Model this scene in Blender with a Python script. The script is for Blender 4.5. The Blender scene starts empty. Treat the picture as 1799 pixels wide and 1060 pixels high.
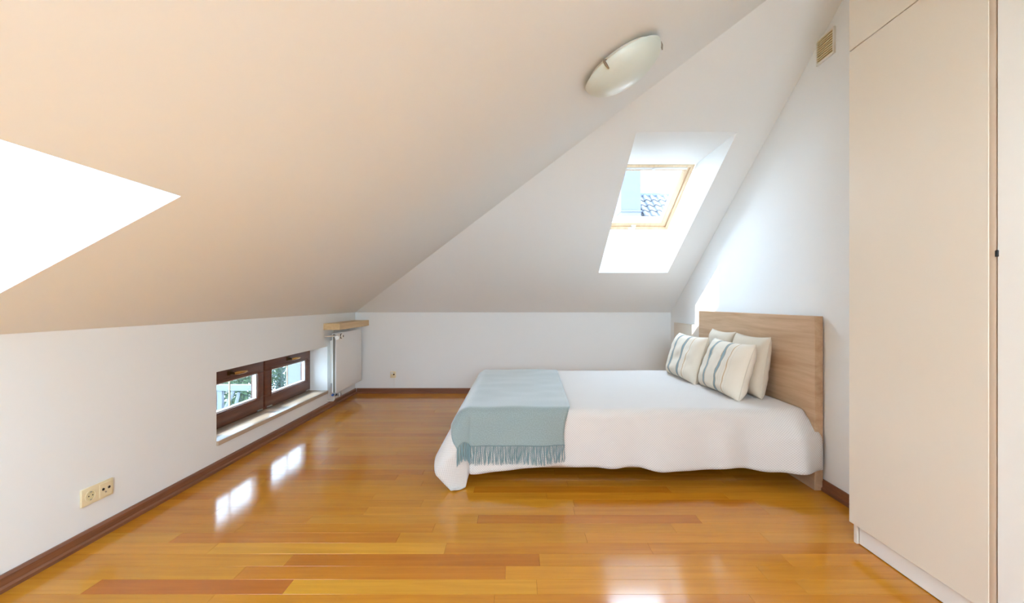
import bpy, bmesh, math, random
from mathutils import Vector, Matrix, noise

random.seed(7)
scene = bpy.context.scene
COL = scene.collection
PI = math.pi

# ------------------------------------------------------------------ camera, sky, sun, exposure
cam_data = bpy.data.cameras.new('camera')
cam_data.sensor_width = 36.0
cam_data.lens = 16.0
cam_data.shift_x = -10.5 / 1799.0
cam_data.shift_y = 1.5 / 1799.0
cam_data.clip_start = 0.05
cam = bpy.data.objects.new('camera', cam_data)
cam.location = (0, 0, 1.08)
cam.rotation_euler = (PI / 2, 0, 0)
COL.objects.link(cam)
scene.camera = cam

world = bpy.data.worlds.new('sky')
scene.world = world
world.use_nodes = True
wn = world.node_tree
wn.nodes.clear()
w_out = wn.nodes.new('ShaderNodeOutputWorld')
w_bg = wn.nodes.new('ShaderNodeBackground')
w_tc = wn.nodes.new('ShaderNodeTexCoord')
w_sep = wn.nodes.new('ShaderNodeSeparateXYZ')
w_ramp = wn.nodes.new('ShaderNodeValToRGB')
w_ramp.color_ramp.elements[0].position = 0.0
w_ramp.color_ramp.elements[0].color = (0.71, 0.858, 1.0, 1)
w_ramp.color_ramp.elements[1].position = 1.0
w_ramp.color_ramp.elements[1].color = (0.52, 0.742, 1.0, 1)
wn.links.new(w_tc.outputs['Generated'], w_sep.inputs[0])
wn.links.new(w_sep.outputs['Z'], w_ramp.inputs[0])
wn.links.new(w_ramp.outputs[0], w_bg.inputs[0])
wn.links.new(w_bg.outputs[0], w_out.inputs[0])
w_bg.inputs[1].default_value = 31.0

sun_data = bpy.data.lights.new('sun', 'SUN')
sun_data.energy = 16.0
sun_data.angle = 0.009
sun_data.color = (1.0, 0.98, 0.95)
sun = bpy.data.objects.new('sun', sun_data)
sun.rotation_euler = Vector((1.0, 0.0, -1.46)).to_track_quat('-Z', 'Y').to_euler()
sun.location = (-8, 2, 12)
COL.objects.link(sun)

vs = scene.view_settings
scene.display_settings.display_device = 'sRGB'
vs.view_transform = 'Standard'
vs.look = 'None'
vs.gamma = 1.0
vs.use_curve_mapping = False
vs.exposure = 1.2
scene.cycles.diffuse_bounces = 8
scene.cycles.max_bounces = 14
scene.cycles.transparent_max_bounces = 16
scene.cycles.caustics_reflective = False


def portal(loc, target_dir, sx, sy):
    d = bpy.data.lights.new('portal', 'AREA')
    d.shape = 'RECTANGLE'
    d.size = sx
    d.size_y = sy
    d.cycles.is_portal = True
    o = bpy.data.objects.new('portal', d)
    z = -Vector(target_dir).normalized()
    x = Vector((0, 1, 0)) if abs(z.y) < 0.3 else Vector((1, 0, 0))
    y = z.cross(x).normalized()
    x = y.cross(z).normalized()
    o.matrix_world = Matrix(((x.x, y.x, z.x, loc[0]), (x.y, y.y, z.y, loc[1]), (x.z, y.z, z.z, loc[2]), (0, 0, 0, 1)))
    COL.objects.link(o)


# ------------------------------------------------------------------ materials
def lin(r, g, b):
    f = lambda c: (c / 12.92) if c <= 0.04045 else ((c + 0.055) / 1.055) ** 2.4
    return (f(r / 255), f(g / 255), f(b / 255), 1)


def mat(name, color, rough=0.6, metal=0.0, bump=None, coat=0.0, sub=0.0):
    m = bpy.data.materials.new(name)
    m.use_nodes = True
    nt = m.node_tree
    p = nt.nodes['Principled BSDF']
    p.inputs['Base Color'].default_value = color
    p.inputs['Roughness'].default_value = rough
    p.inputs['Metallic'].default_value = metal
    p.inputs['Coat Weight'].default_value = coat
    if bump:
        scale, strength, dist = bump
        tc = nt.nodes.new('ShaderNodeTexCoord')
        n = nt.nodes.new('ShaderNodeTexNoise')
        n.inputs['Scale'].default_value = scale
        n.inputs['Detail'].default_value = 4
        b = nt.nodes.new('ShaderNodeBump')
        b.inputs['Strength'].default_value = strength
        b.inputs['Distance'].default_value = dist
        nt.links.new(tc.outputs['Object'], n.inputs['Vector'])
        nt.links.new(n.outputs['Fac'], b.inputs['Height'])
        nt.links.new(b.outputs['Normal'], p.inputs['Normal'])
    return m


def wood(name, c1, c2, scale, rough=0.45, bump=0.15, coat=0.0, use_color=False):
    """straight grained wood; scale = (x, y, z) noise frequencies in object space"""
    m = mat(name, c1, rough, coat=coat)
    nt = m.node_tree
    p = nt.nodes['Principled BSDF']
    tc = nt.nodes.new('ShaderNodeTexCoord')
    mp = nt.nodes.new('ShaderNodeMapping')
    mp.inputs['Scale'].default_value = scale
    n = nt.nodes.new('ShaderNodeTexNoise')
    n.inputs['Scale'].default_value = 1.0
    n.inputs['Detail'].default_value = 6
    n.inputs['Roughness'].default_value = 0.65
    n.inputs['Distortion'].default_value = 0.4
    r = nt.nodes.new('ShaderNodeValToRGB')
    r.color_ramp.elements[0].position = 0.3
    r.color_ramp.elements[0].color = c2
    r.color_ramp.elements[1].position = 0.68
    r.color_ramp.elements[1].color = c1
    nt.links.new(tc.outputs['Object'], mp.inputs[0])
    nt.links.new(mp.outputs[0], n.inputs['Vector'])
    nt.links.new(n.outputs['Fac'], r.inputs[0])
    if use_color:
        oi = nt.nodes.new('ShaderNodeObjectInfo')
        add = nt.nodes.new('ShaderNodeVectorMath')
        add.operation = 'ADD'
        comb = nt.nodes.new('ShaderNodeCombineXYZ')
        mul = nt.nodes.new('ShaderNodeMath')
        mul.operation = 'MULTIPLY'
        mul.inputs[1].default_value = 57.0
        nt.links.new(oi.outputs['Random'], mul.inputs[0])
        nt.links.new(mul.outputs[0], comb.inputs[0])
        nt.links.new(mul.outputs[0], comb.inputs[2])
        nt.links.new(mp.outputs[0], add.inputs[0])
        nt.links.new(comb.outputs[0], add.inputs[1])
        nt.links.new(add.outputs[0], n.inputs['Vector'])
        mx = nt.nodes.new('ShaderNodeMix')
        mx.data_type = 'RGBA'
        mx.blend_type = 'MULTIPLY'
        mx.inputs['Factor'].default_value = 1.0
        nt.links.new(oi.outputs['Color'], mx.inputs[6])
        nt.links.new(r.outputs[0], mx.inputs[7])
        nt.links.new(mx.outputs[2], p.inputs['Base Color'])
    else:
        nt.links.new(r.outputs[0], p.inputs['Base Color'])
    if bump:
        b = nt.nodes.new('ShaderNodeBump')
        b.inputs['Strength'].default_value = bump
        b.inputs['Distance'].default_value = 0.002
        nt.links.new(n.outputs['Fac'], b.inputs['Height'])
        nt.links.new(b.outputs['Normal'], p.inputs['Normal'])
    return m


def glass(name, tint=(1, 1, 1, 1)):
    m = bpy.data.materials.new(name)
    m.use_nodes = True
    nt = m.node_tree
    nt.nodes.clear()
    out = nt.nodes.new('ShaderNodeOutputMaterial')
    tr = nt.nodes.new('ShaderNodeBsdfTransparent')
    tr.inputs[0].default_value = tint
    gl = nt.nodes.new('ShaderNodeBsdfGlossy')
    gl.inputs['Roughness'].default_value = 0.02
    lw = nt.nodes.new('ShaderNodeLayerWeight')
    lw.inputs[0].default_value = 0.5
    pw = nt.nodes.new('ShaderNodeMath')
    pw.operation = 'POWER'
    pw.inputs[1].default_value = 5.0
    nt.links.new(lw.outputs['Facing'], pw.inputs[0])
    fr = nt.nodes.new('ShaderNodeMapRange')
    fr.inputs[3].default_value = 0.04
    nt.links.new(pw.outputs[0], fr.inputs[0])
    mx = nt.nodes.new('ShaderNodeMixShader')
    nt.links.new(fr.outputs[0], mx.inputs[0])
    nt.links.new(tr.outputs[0], mx.inputs[1])
    nt.links.new(gl.outputs[0], mx.inputs[2])
    nt.links.new(mx.outputs[0], out.inputs[0])
    return m


M = {}
M['paint'] = mat('white wall paint', (0.842, 0.856, 0.850, 1), 0.85, bump=(55, 0.04, 0.002))
M['plank'] = wood('lacquered plank', (1, 1, 1, 1), (0.80, 0.74, 0.66, 1), (1.6, 26, 1), 0.13, 0.02, coat=0.0, use_color=True)
M['plank'].node_tree.nodes['Principled BSDF'].inputs['Specular IOR Level'].default_value = 0.42
M['subfloor'] = mat('dark subfloor', lin(70, 42, 20), 0.9, bump=(20, 0.1, 0.002))
M['skirting'] = wood('brown skirting wood', lin(140, 90, 60), lin(110, 66, 43), (14, 2, 60), 0.38, 0.1)
M['skirting_x'] = wood('brown skirting wood across', lin(140, 90, 60), lin(110, 66, 43), (2, 14, 60), 0.38, 0.1)
M['brown'] = wood('dark brown window wood', lin(112, 62, 38), lin(84, 44, 27), (30, 2.5, 40), 0.35, 0.06)
M['pine'] = wood('clear pine', lin(226, 204, 172), lin(212, 184, 148), (30, 3, 30), 0.4, 0.05)
M['oak'] = wood('light oak veneer', lin(206, 172, 138), lin(178, 142, 107), (16, 1.3, 26), 0.5, 0.08)
M['shelfwood'] = wood('yellowish shelf wood', lin(222, 194, 150), lin(205, 172, 124), (20, 2, 40), 0.45, 0.05)
M['pine_bar'] = mat('gilt glazing bar', lin(196, 176, 140), 0.4, bump=(60, 0.02, 0.001))
M['marble'] = mat('beige stone sill', lin(186, 166, 144), 0.28, bump=(18, 0.03, 0.001))
M['brass'] = mat('aged brass', lin(206, 158, 88), 0.25, 1.0, bump=(80, 0.05, 0.001))
M['dark_brass'] = mat('darkened brass', lin(92, 66, 38), 0.4, 1.0, bump=(80, 0.05, 0.001))
M['steel'] = mat('bright steel', lin(190, 190, 188), 0.3, 1.0, bump=(90, 0.03, 0.001))
M['radiator'] = mat('white enamel', lin(236, 236, 234), 0.35, bump=(40, 0.02, 0.001))
M['rad_dark'] = mat('shaded convector metal', lin(120, 112, 98), 0.6, bump=(60, 0.05, 0.001))  # grey holds the shade of the gap between the radiator panels
M['white_plastic'] = mat('white plastic', lin(232, 230, 224), 0.4, bump=(60, 0.02, 0.001))
M['cream_plastic'] = mat('cream plastic', lin(232, 216, 178), 0.35, bump=(60, 0.02, 0.001))
M['black'] = mat('black plastic', lin(18, 17, 17), 0.5, bump=(60, 0.02, 0.001))
M['blue_plastic'] = mat('blue plastic', lin(40, 90, 150), 0.45, bump=(60, 0.02, 0.001))
M['wardrobe'] = mat('cream laminate', lin(226, 215, 198), 0.42, bump=(30, 0.015, 0.001))
M['wardrobe_edge'] = mat('cream laminate edge band', lin(208, 188, 164), 0.4, bump=(30, 0.015, 0.001))
M['wardrobe_white'] = mat('white laminate', lin(236, 233, 226), 0.42, bump=(30, 0.015, 0.001))
M['vent'] = mat('yellowed vent plastic', lin(222, 206, 160), 0.5, bump=(50, 0.02, 0.001))
M['vent_dark'] = mat('dark vent duct', lin(70, 58, 38), 0.8, bump=(50, 0.02, 0.001))
M['panel_beige'] = mat('beige panel board', lin(222, 212, 196), 0.55, bump=(40, 0.03, 0.001))
M['lamp_glass'] = mat('opal lamp glass', lin(214, 221, 212), 0.30, bump=(10, 0.01, 0.001))
M['lamp_metal'] = mat('satin nickel clip', lin(160, 146, 132), 0.4, 0.9, bump=(60, 0.02, 0.001))
M['lamp_base'] = mat('cream lamp plate', lin(226, 216, 198), 0.5, bump=(60, 0.02, 0.001))
M['mattress'] = mat('white mattress cloth', lin(225, 223, 218), 0.9, bump=(120, 0.2, 0.002))
M['fabric_beige'] = mat('beige linen', lin(204, 190, 170), 0.95, bump=(260, 0.25, 0.002))
M['zipper'] = mat('dark seam cord', lin(92, 78, 60), 0.9, bump=(200, 0.2, 0.002))
M['glass'] = glass('window glass')
M['dim_glass'] = glass('view dimming glass', (0.37, 0.395, 0.41, 1))  # made-up tint, dims the outside view and the light on the sill
M['roof_glass'] = glass('lightly tinted roof glass', (0.60, 0.608, 0.615, 1))  # tint added to hold down the light in the back well
M['dim_roof_glass'] = glass('light dimming roof glass', (0.42, 0.485, 0.525, 1))  # unseen pane, tint invented to dim the left well lining
M['spacer'] = mat('pale glazing spacer', lin(225, 226, 226), 0.4, bump=(60, 0.02, 0.001))
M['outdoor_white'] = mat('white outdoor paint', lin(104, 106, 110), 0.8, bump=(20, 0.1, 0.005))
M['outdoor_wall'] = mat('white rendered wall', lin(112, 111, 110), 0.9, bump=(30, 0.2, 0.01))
M['leaf'] = mat('green leaves', lin(52, 70, 34), 0.6, bump=(20, 0.2, 0.01))
M['leaf_grey'] = mat('grey green leaves', lin(50, 66, 54), 0.6, bump=(20, 0.2, 0.01))
M['bark'] = mat('brown bark', lin(54, 42, 38), 0.9, bump=(14, 0.6, 0.02))
M['bounce_gravel'] = mat('pale gravel ground', lin(196, 194, 188), 0.95, bump=(6, 0.6, 0.05))  # pale tone made up so the ground bounces daylight to the ceilings
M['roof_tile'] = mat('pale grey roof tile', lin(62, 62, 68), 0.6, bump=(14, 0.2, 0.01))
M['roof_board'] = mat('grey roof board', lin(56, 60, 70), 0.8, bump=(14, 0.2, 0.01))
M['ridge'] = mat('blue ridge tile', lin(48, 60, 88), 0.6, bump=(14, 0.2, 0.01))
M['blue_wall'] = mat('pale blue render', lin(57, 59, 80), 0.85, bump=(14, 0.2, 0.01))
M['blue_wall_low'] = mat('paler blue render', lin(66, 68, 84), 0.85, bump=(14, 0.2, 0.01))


def uv_weave(name, c_hi, c_lo, freq, strength, dist, mottled=None, sheen=0.15):
    """woven cloth: a basket weave of raised threads in UV metres"""
    m = mat(name, c_hi, 0.95)
    nt = m.node_tree
    p = nt.nodes['Principled BSDF']
    p.inputs['Sheen Weight'].default_value = sheen
    p.inputs['Sheen Roughness'].default_value = 0.45
    uv = nt.nodes.new('ShaderNodeUVMap')
    sep = nt.nodes.new('ShaderNodeSeparateXYZ')
    nt.links.new(uv.outputs[0], sep.inputs[0])
    outs = []
    for ax in 'XY':
        a = nt.nodes.new('ShaderNodeMath')
        a.operation = 'MULTIPLY'
        a.inputs[1].default_value = freq * 2 * PI
        s = nt.nodes.new('ShaderNodeMath')
        s.operation = 'SINE'
        nt.links.new(sep.outputs[ax], a.inputs[0])
        nt.links.new(a.outputs[0], s.inputs[0])
        outs.append(s)
    mul = nt.nodes.new('ShaderNodeMath')
    mul.operation = 'MULTIPLY'
    nt.links.new(outs[0].outputs[0], mul.inputs[0])
    nt.links.new(outs[1].outputs[0], mul.inputs[1])
    mr = nt.nodes.new('ShaderNodeMapRange')
    mr.inputs[1].default_value = -1
    mr.inputs[2].default_value = 1
    nt.links.new(mul.outputs[0], mr.inputs[0])
    ramp = nt.nodes.new('ShaderNodeValToRGB')
    ramp.color_ramp.elements[0].position = 0.25
    ramp.color_ramp.elements[0].color = c_lo
    ramp.color_ramp.elements[1].position = 0.6
    ramp.color_ramp.elements[1].color = c_hi
    nt.links.new(mr.outputs[0], ramp.inputs[0])
    col = ramp.outputs[0]
    if mottled:
        n = nt.nodes.new('ShaderNodeTexNoise')
        n.inputs['Scale'].default_value = 160
        n.inputs['Detail'].default_value = 5
        nt.links.new(uv.outputs[0], n.inputs['Vector'])
        r2 = nt.nodes.new('ShaderNodeValToRGB')
        r2.color_ramp.elements[0].position = 0.3
        r2.color_ramp.elements[0].color = mottled
        r2.color_ramp.elements[1].position = 0.7
        r2.color_ramp.elements[1].color = (1, 1, 1, 1)
        nt.links.new(n.outputs['Fac'], r2.inputs[0])
        mx = nt.nodes.new('ShaderNodeMix')
        mx.data_type = 'RGBA'
        mx.blend_type = 'MULTIPLY'
        mx.inputs['Factor'].default_value = 1.0
        nt.links.new(col, mx.inputs[6])
        nt.links.new(r2.outputs[0], mx.inputs[7])
        col = mx.outputs[2]
    nt.links.new(col, p.inputs['Base Color'])
    b = nt.nodes.new('ShaderNodeBump')
    b.inputs['Strength'].default_value = strength
    b.inputs['Distance'].default_value = dist
    nt.links.new(mr.outputs[0], b.inputs['Height'])
    nt.links.new(b.outputs['Normal'], p.inputs['Normal'])
    return m


M['bedspread'] = uv_weave('white waffle cotton', lin(219, 211, 203), lin(202, 193, 185), 72, 0.6, 0.002, sheen=0.4)
M['throw'] = uv_weave('sage blue wool', lin(154, 166, 163), lin(140, 153, 150), 160, 0.3, 0.0004, mottled=(0.78, 0.78, 0.76, 1), sheen=0.7)
M['fringe'] = mat('sage blue wool yarn', lin(126, 146, 146), 0.95, bump=(200, 0.3, 0.002))


def stripe_material():
    m = mat('striped cotton', lin(226, 217, 202), 0.95, bump=(240, 0.2, 0.002))
    nt = m.node_tree
    p = nt.nodes['Principled BSDF']
    uv = nt.nodes.new('ShaderNodeUVMap')
    sep = nt.nodes.new('ShaderNodeSeparateXYZ')
    nt.links.new(uv.outputs[0], sep.inputs[0])
    ramp = nt.nodes.new('ShaderNodeValToRGB')
    cr = ramp.color_ramp
    cr.interpolation = 'CONSTANT'
    base, blue, och, lineb = lin(224, 212, 194), lin(138, 152, 153), lin(196, 160, 118), lin(214, 204, 188)
    seq = [(0.0, base), (0.075, blue), (0.095, base),
           (0.268, och), (0.276, base), (0.284, blue), (0.336, base), (0.344, och), (0.352, base),
           (0.585, och), (0.593, blue), (0.65, och), (0.658, base), (0.70, lineb), (0.71, base),
           (0.74, lineb), (0.75, base), (0.785, och), (0.797, base), (0.84, lineb), (0.85, base)]
    cr.elements[0].position, cr.elements[0].color = seq[0]
    cr.elements[1].position, cr.elements[1].color = seq[1]
    for pos, c in seq[2:]:
        e = cr.elements.new(pos)
        e.color = c
    nt.links.new(sep.outputs['X'], ramp.inputs[0])
    nt.links.new(ramp.outputs[0], p.inputs['Base Color'])
    return m


M['stripes'] = stripe_material()


# ------------------------------------------------------------------ mesh helpers
class MB:
    def __init__(self):
        self.bm = bmesh.new()

    def face(self, pts):
        return self.bm.faces.new([self.bm.verts.new(p) for p in pts])

    def box(self, x0, x1, y0, y1, z0, z1, bevel=0.0, seg=2):
        r = bmesh.ops.create_cube(self.bm, size=1.0)
        for v in r['verts']:
            v.co = Vector((x0 + (v.co.x + .5) * (x1 - x0), y0 + (v.co.y + .5) * (y1 - y0), z0 + (v.co.z + .5) * (z1 - z0)))
        if bevel:
            es = list({e for v in r['verts'] for e in v.link_edges})
            bmesh.ops.bevel(self.bm, geom=es, offset=bevel, segments=seg, affect='EDGES', profile=0.6)
        return self

    def cyl(self, p0, p1, r0, r1=None, seg=16, caps=True):
        p0, p1 = Vector(p0), Vector(p1)
        r1 = r0 if r1 is None else r1
        d = (p1 - p0).normalized()
        a = d.orthogonal().normalized()
        b = d.cross(a)
        ring = []
        for p, r in ((p0, r0), (p1, r1)):
            ring.append([self.bm.verts.new(p + a * math.cos(2 * PI * k / seg) * r + b * math.sin(2 * PI * k / seg) * r) for k in range(seg)])
        for k in range(seg):
            self.bm.faces.new((ring[0][k], ring[0][(k + 1) % seg], ring[1][(k + 1) % seg], ring[1][k]))
        if caps:
            self.bm.faces.new(list(reversed(ring[0])))
            self.bm.faces.new(ring[1])
        return self

    def tube(self, pts, r, seg=8, closed=False):
        pts = [Vector(p) for p in pts]
        rings = []
        n = len(pts)
        ref = None
        for i, p in enumerate(pts):
            if closed:
                d = (pts[(i + 1) % n] - pts[i - 1]).normalized()
            else:
                d = (pts[min(i + 1, n - 1)] - pts[max(i - 1, 0)]).normalized()
            if ref is None:
                ref = d.orthogonal().normalized()
            a = (ref - d * ref.dot(d)).normalized()
            ref = a
            b = d.cross(a)
            rr = r[i] if isinstance(r, (list, tuple)) else r
            rings.append([self.bm.verts.new(p + a * math.cos(2 * PI * k / seg) * rr + b * math.sin(2 * PI * k / seg) * rr) for k in range(seg)])
        m = n if closed else n - 1
        for i in range(m):
            A, B = rings[i], rings[(i + 1) % n]
            for k in range(seg):
                self.bm.faces.new((A[k], A[(k + 1) % seg], B[(k + 1) % seg], B[k]))
        if not closed:
            self.bm.faces.new(list(reversed(rings[0])))
            self.bm.faces.new(rings[-1])
        return self

    def lathe(self, prof, seg=48, close=True):
        """profile (r, z) about the local z axis"""
        rings = []
        for r, z in prof:
            if r < 1e-6:
                rings.append([self.bm.verts.new((0, 0, z))])
            else:
                rings.append([self.bm.verts.new((r * math.cos(2 * PI * k / seg), r * math.sin(2 * PI * k / seg), z)) for k in range(seg)])
        for A, B in zip(rings, rings[1:]):
            for k in range(seg):
                k2 = (k + 1) % seg
                if len(A) == 1 and len(B) == 1:
                    continue
                if len(A) == 1:
                    self.bm.faces.new((A[0], B[k2], B[k]))
                elif len(B) == 1:
                    self.bm.faces.new((A[k], A[k2], B[0]))
                else:
                    self.bm.faces.new((A[k], A[k2], B[k2], B[k]))
        return self

    def frame(self, plane, a0, a1, b0, b1, w, d0, d1, bevel=0.0):
        """rectangular frame: outer a0..a1 x b0..b1, member widths w=(a_lo, a_hi, b_lo, b_hi), depth d0..d1; plane 'yz' or 'xy'"""
        wl, wh, vl, vh = w
        parts = [(a0, a1, b0, b0 + vl), (a0, a1, b1 - vh, b1), (a0, a0 + wl, b0 + vl, b1 - vh), (a1 - wh, a1, b0 + vl, b1 - vh)]
        for (p, q, r, s) in parts:
            if plane == 'yz':
                self.box(d0, d1, p, q, r, s, bevel)
            elif plane == 'xz':
                self.box(p, q, d0, d1, r, s, bevel)
            else:
                self.box(p, q, r, s, d0, d1, bevel)
        return self

    def build(self, name, material, parent=None, smooth=False, world=True, origin=None):
        bm = self.bm
        bmesh.ops.recalc_face_normals(bm, faces=bm.faces[:])
        off = Vector((0, 0, 0))
        if parent is not None and world:
            p = parent
            while p is not None:
                off += p.location
                p = p.parent
        if origin is not None:
            off = Vector(origin)
        if off.length:
            bmesh.ops.translate(bm, verts=bm.verts[:], vec=-off)
        me = bpy.data.meshes.new(name)
        bm.to_mesh(me)
        bm.free()
        if smooth:
            for f in me.polygons:
                f.use_smooth = True
            try:
                me.set_sharp_from_angle(angle=math.radians(38))
            except Exception:
                pass
        me.materials.append(material)
        o = bpy.data.objects.new(name, me)
        COL.objects.link(o)
        if parent is not None:
            o.parent = parent
        if origin is not None and parent is None:
            o.location = origin
        return o


def tag(o, label=None, cat=None, group=None, kind=None):
    if label:
        o['label'] = label
    if cat:
        o['category'] = cat
    if group:
        o['group'] = group
    if kind:
        o['kind'] = kind
    return o


def empty(name, loc, label=None, cat=None, group=None, kind=None):
    o = bpy.data.objects.new(name, None)
    o.empty_display_size = 0.1
    o.location = loc
    COL.objects.link(o)
    return tag(o, label, cat, group, kind)


def plate_with_holes(outer, holes, extrude, sides=True):
    """planar polygon (3D points) with holes, extruded by a vector; the hole sides become reveals"""
    mb = MB()
    bm = mb.bm
    es = []
    for loop in [outer] + holes:
        vv = [bm.verts.new(p) for p in loop]
        for i in range(len(vv)):
            es.append(bm.edges.new((vv[i], vv[(i + 1) % len(vv)])))
    bmesh.ops.triangle_fill(bm, use_beauty=True, use_dissolve=False, edges=es)
    r = bmesh.ops.extrude_face_region(bm, geom=bm.faces[:])
    bmesh.ops.translate(bm, verts=[g for g in r['geom'] if isinstance(g, bmesh.types.BMVert)], vec=Vector(extrude))
    if not sides:
        # the well lining takes the place of the hole sides
        hp = [Vector(p) for h in holes for p in h] + [Vector(p) + Vector(extrude) for h in holes for p in h]
        on = {v for v in bm.verts if any((v.co - p).length < 1e-5 for p in hp)}
        dead = [f for f in bm.faces if all(v in on for v in f.verts)]
        bmesh.ops.delete(bm, geom=dead, context='FACES_ONLY')
    return mb


# ------------------------------------------------------------------ room dimensions
XL, YB, YR = -1.93, 5.40, -1.60          # left wall, back wall, rear wall
KNEE, TL, TB = 0.96, 0.536, 0.597        # knee wall height, slopes of the left and back ceilings


def xr(y):
    return 1.706 + 0.0202 * y            # the right wall runs very slightly out of square


def zl(x):
    return KNEE + TL * (x - XL)


def zb(y):
    return KNEE + TB * (YB - y)


# where valley meets right wall
yv = 2.0
for _ in range(30):
    yv = YB - TL * (xr(yv) - XL) / TB
XV = xr(yv)

# ---- floor: slab and planks
floor = MB().box(XL - 0.05, 1.95, YR, YB + 0.05, -0.12, -0.0125).build('floor', M['subfloor'])
tag(floor, kind='structure')


def plank_mesh(x0, x1, y0, y1, mb=None):
    mb = mb or MB()
    bm = mb.bm
    g, c = 0.0003, 0.0004
    x0 += g
    x1 -= g
    y0 += g
    y1 -= g
    lev = []
    for ins, z in ((0, -0.012), (0, -c), (c, 0.0)):
        lev.append([bm.verts.new(p) for p in ((x0 + ins, y0 + ins, z), (x1 - ins, y0 + ins, z), (x1 - ins, y1 - ins, z), (x0 + ins, y1 - ins, z))])
    for A, B in zip(lev, lev[1:]):
        for k in range(4):
            bm.faces.new((A[k], A[(k + 1) % 4], B[(k + 1) % 4], B[k]))
    bm.faces.new(lev[2])
    bm.faces.new(list(reversed(lev[0])))
    return mb


PW = 0.0898
Y0P = 1.683
special = {0: [(-1.62, -0.873, 'red')], 1: [(-1.11, -0.05, 'dark')], 2: [(-0.96, 0.09, 'dark2')], 4: [(-1.57, -0.55, 'mid')],
           6: [(-0.2, 0.9, 'mid')]}
tones = {'red': lin(178, 98, 30), 'dark': lin(191, 116, 28), 'dark2': lin(184, 108, 24), 'mid': lin(192, 118, 30)}
palette = [lin(203, 135, 36), lin(199, 130, 31), lin(205, 139, 39), lin(196, 127, 30), lin(202, 136, 40), lin(193, 122, 28), lin(204, 134, 34)]
rnd = random.Random(21)
nplank = 0
rest = MB()
k = -int((Y0P - YR) / PW) - 1
while Y0P + k * PW < YB:
    y0 = max(Y0P + k * PW, YR)
    y1 = min(Y0P + (k + 1) * PW, YB)
    if y1 - y0 > 0.01:
        xe = 1.80
        cuts = []
        if k in special:
            x = special[k][0][0]
            cuts = [(special[k][0][0], special[k][0][1], special[k][0][2])]
            xs = special[k][0][0]
            left = []
            while xs > XL + 0.001:
                ln = rnd.uniform(0.7, 1.15)
                left.append((max(XL, xs - ln), xs, None))
                xs -= ln
            cuts = left[::-1] + cuts
            x = special[k][0][1]
        else:
            x = XL
            ln = rnd.uniform(0.2, 1.1)
            cuts.append((x, x + ln, None))
            x += ln
        while x < xe - 0.001:
            ln = rnd.uniform(0.75, 1.15)
            e = min(xe, x + ln)
            if xe - e < 0.12:
                e = xe
            cuts.append((x, e, None))
            x = e
        for (a, b, tone) in cuts:
            if y1 < 1.35 or nplank >= 298:
                plank_mesh(a, b, y0, y1, rest)
                continue
            o = plank_mesh(a, b, y0, y1).build('plank', M['plank'], floor)
            if tone:
                o.color = tones[tone]
            else:
                c = rnd.choice(palette)
                f = rnd.uniform(0.96, 1.04)
                o.color = (c[0] * f, c[1] * f * rnd.uniform(0.98, 1.02), c[2] * f, 1)
            nplank += 1
    k += 1
o = rest.build('plank_rest', M['plank'], floor)
o.color = palette[0]
tag(o, kind='stuff')

# ---- left wall with the window opening
W1 = (2.913, 4.609, 0.160, 0.633)         # y0, y1, z0, z1
wall_left = plate_with_holes(
    [(XL, YR, 0), (XL, YB, 0), (XL, YB, KNEE), (XL, YR, KNEE)],
    [[(XL, W1[0], W1[2]), (XL, W1[1], W1[2]), (XL, W1[1], W1[3]), (XL, W1[0], W1[3])]], (-0.26, 0, 0)).build('wall_left', M['paint'])
tag(wall_left, kind='structure')
wall_back = MB().box(XL - 0.26, 1.95, YB, YB + 0.2, 0, KNEE + 0.06).build('wall_back', M['paint'])
tag(wall_back, kind='structure')

# right wall polygon following both slopes
pts = [(YR, 0), (YB, 0), (YB, KNEE), (yv, zl(XV)), (YR, zl(xr(YR)))]
mb = MB()
a = [mb.bm.verts.new((xr(y), y, z + (0.02 if z > 0 else 0))) for y, z in pts]
b = [mb.bm.verts.new((xr(y) + 0.15, y, z + (0.02 if z > 0 else 0))) for y, z in pts]
mb.bm.faces.new(a)
mb.bm.faces.new(list(reversed(b)))
for i in range(len(pts)):
    j = (i + 1) % len(pts)
    mb.bm.faces.new((a[i], b[i], b[j], a[j]))
wall_right = mb.build('wall_right', M['paint'])
tag(wall_right, kind='structure')

# rear wall behind the camera, with an unseen window added for fill light
W4 = (-0.50, 0.92, 1.0, 1.64)
mb = plate_with_holes([(XL, YR, 0), (xr(YR), YR, 0), (xr(YR), YR, zl(xr(YR))), (XL, YR, KNEE)],
                      [[(W4[0], YR, W4[2]), (W4[1], YR, W4[2]), (W4[1], YR, W4[3]), (W4[0], YR, W4[3])]], (0, -0.15, 0))
wall_rear = mb.build('wall_rear', M['paint'])
tag(wall_rear, kind='structure')

# ---- sloping ceilings
L3 = (-1.81, -1.075, -0.25, 1.451)        # left roof window opening, lengthened unseen for more light: x0, x1, y0, y1
CUP = Vector((0, 0, 0.03))


def pl(x, y):
    return (x, y, zl(x))


def pb(x, y):
    return (x, y, zb(y))


ceil_left = plate_with_holes(
    [pl(XL - .03, YR - .1), pl(XL, YR - .1), pl(XL, YB), pl(XV, yv), pl(xr(YR), YR - .1)],
    [[pl(L3[0], L3[2]), pl(L3[1], L3[2]), pl(L3[1], L3[3]), pl(L3[0], L3[3])]], CUP, False).build('ceiling', M['paint'])
tag(ceil_left, kind='structure')
B2 = (0.831, 1.541, 3.195, 4.688)
ceil_back = plate_with_holes(
    [pb(XL, YB), pb(xr(YB), YB), pb(XV, yv)],
    [[pb(B2[0], B2[2]), pb(B2[1], B2[2]), pb(B2[1], B2[3]), pb(B2[0], B2[3])]], CUP, False).build('ceiling', M['paint'])
tag(ceil_back, kind='structure')


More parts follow.
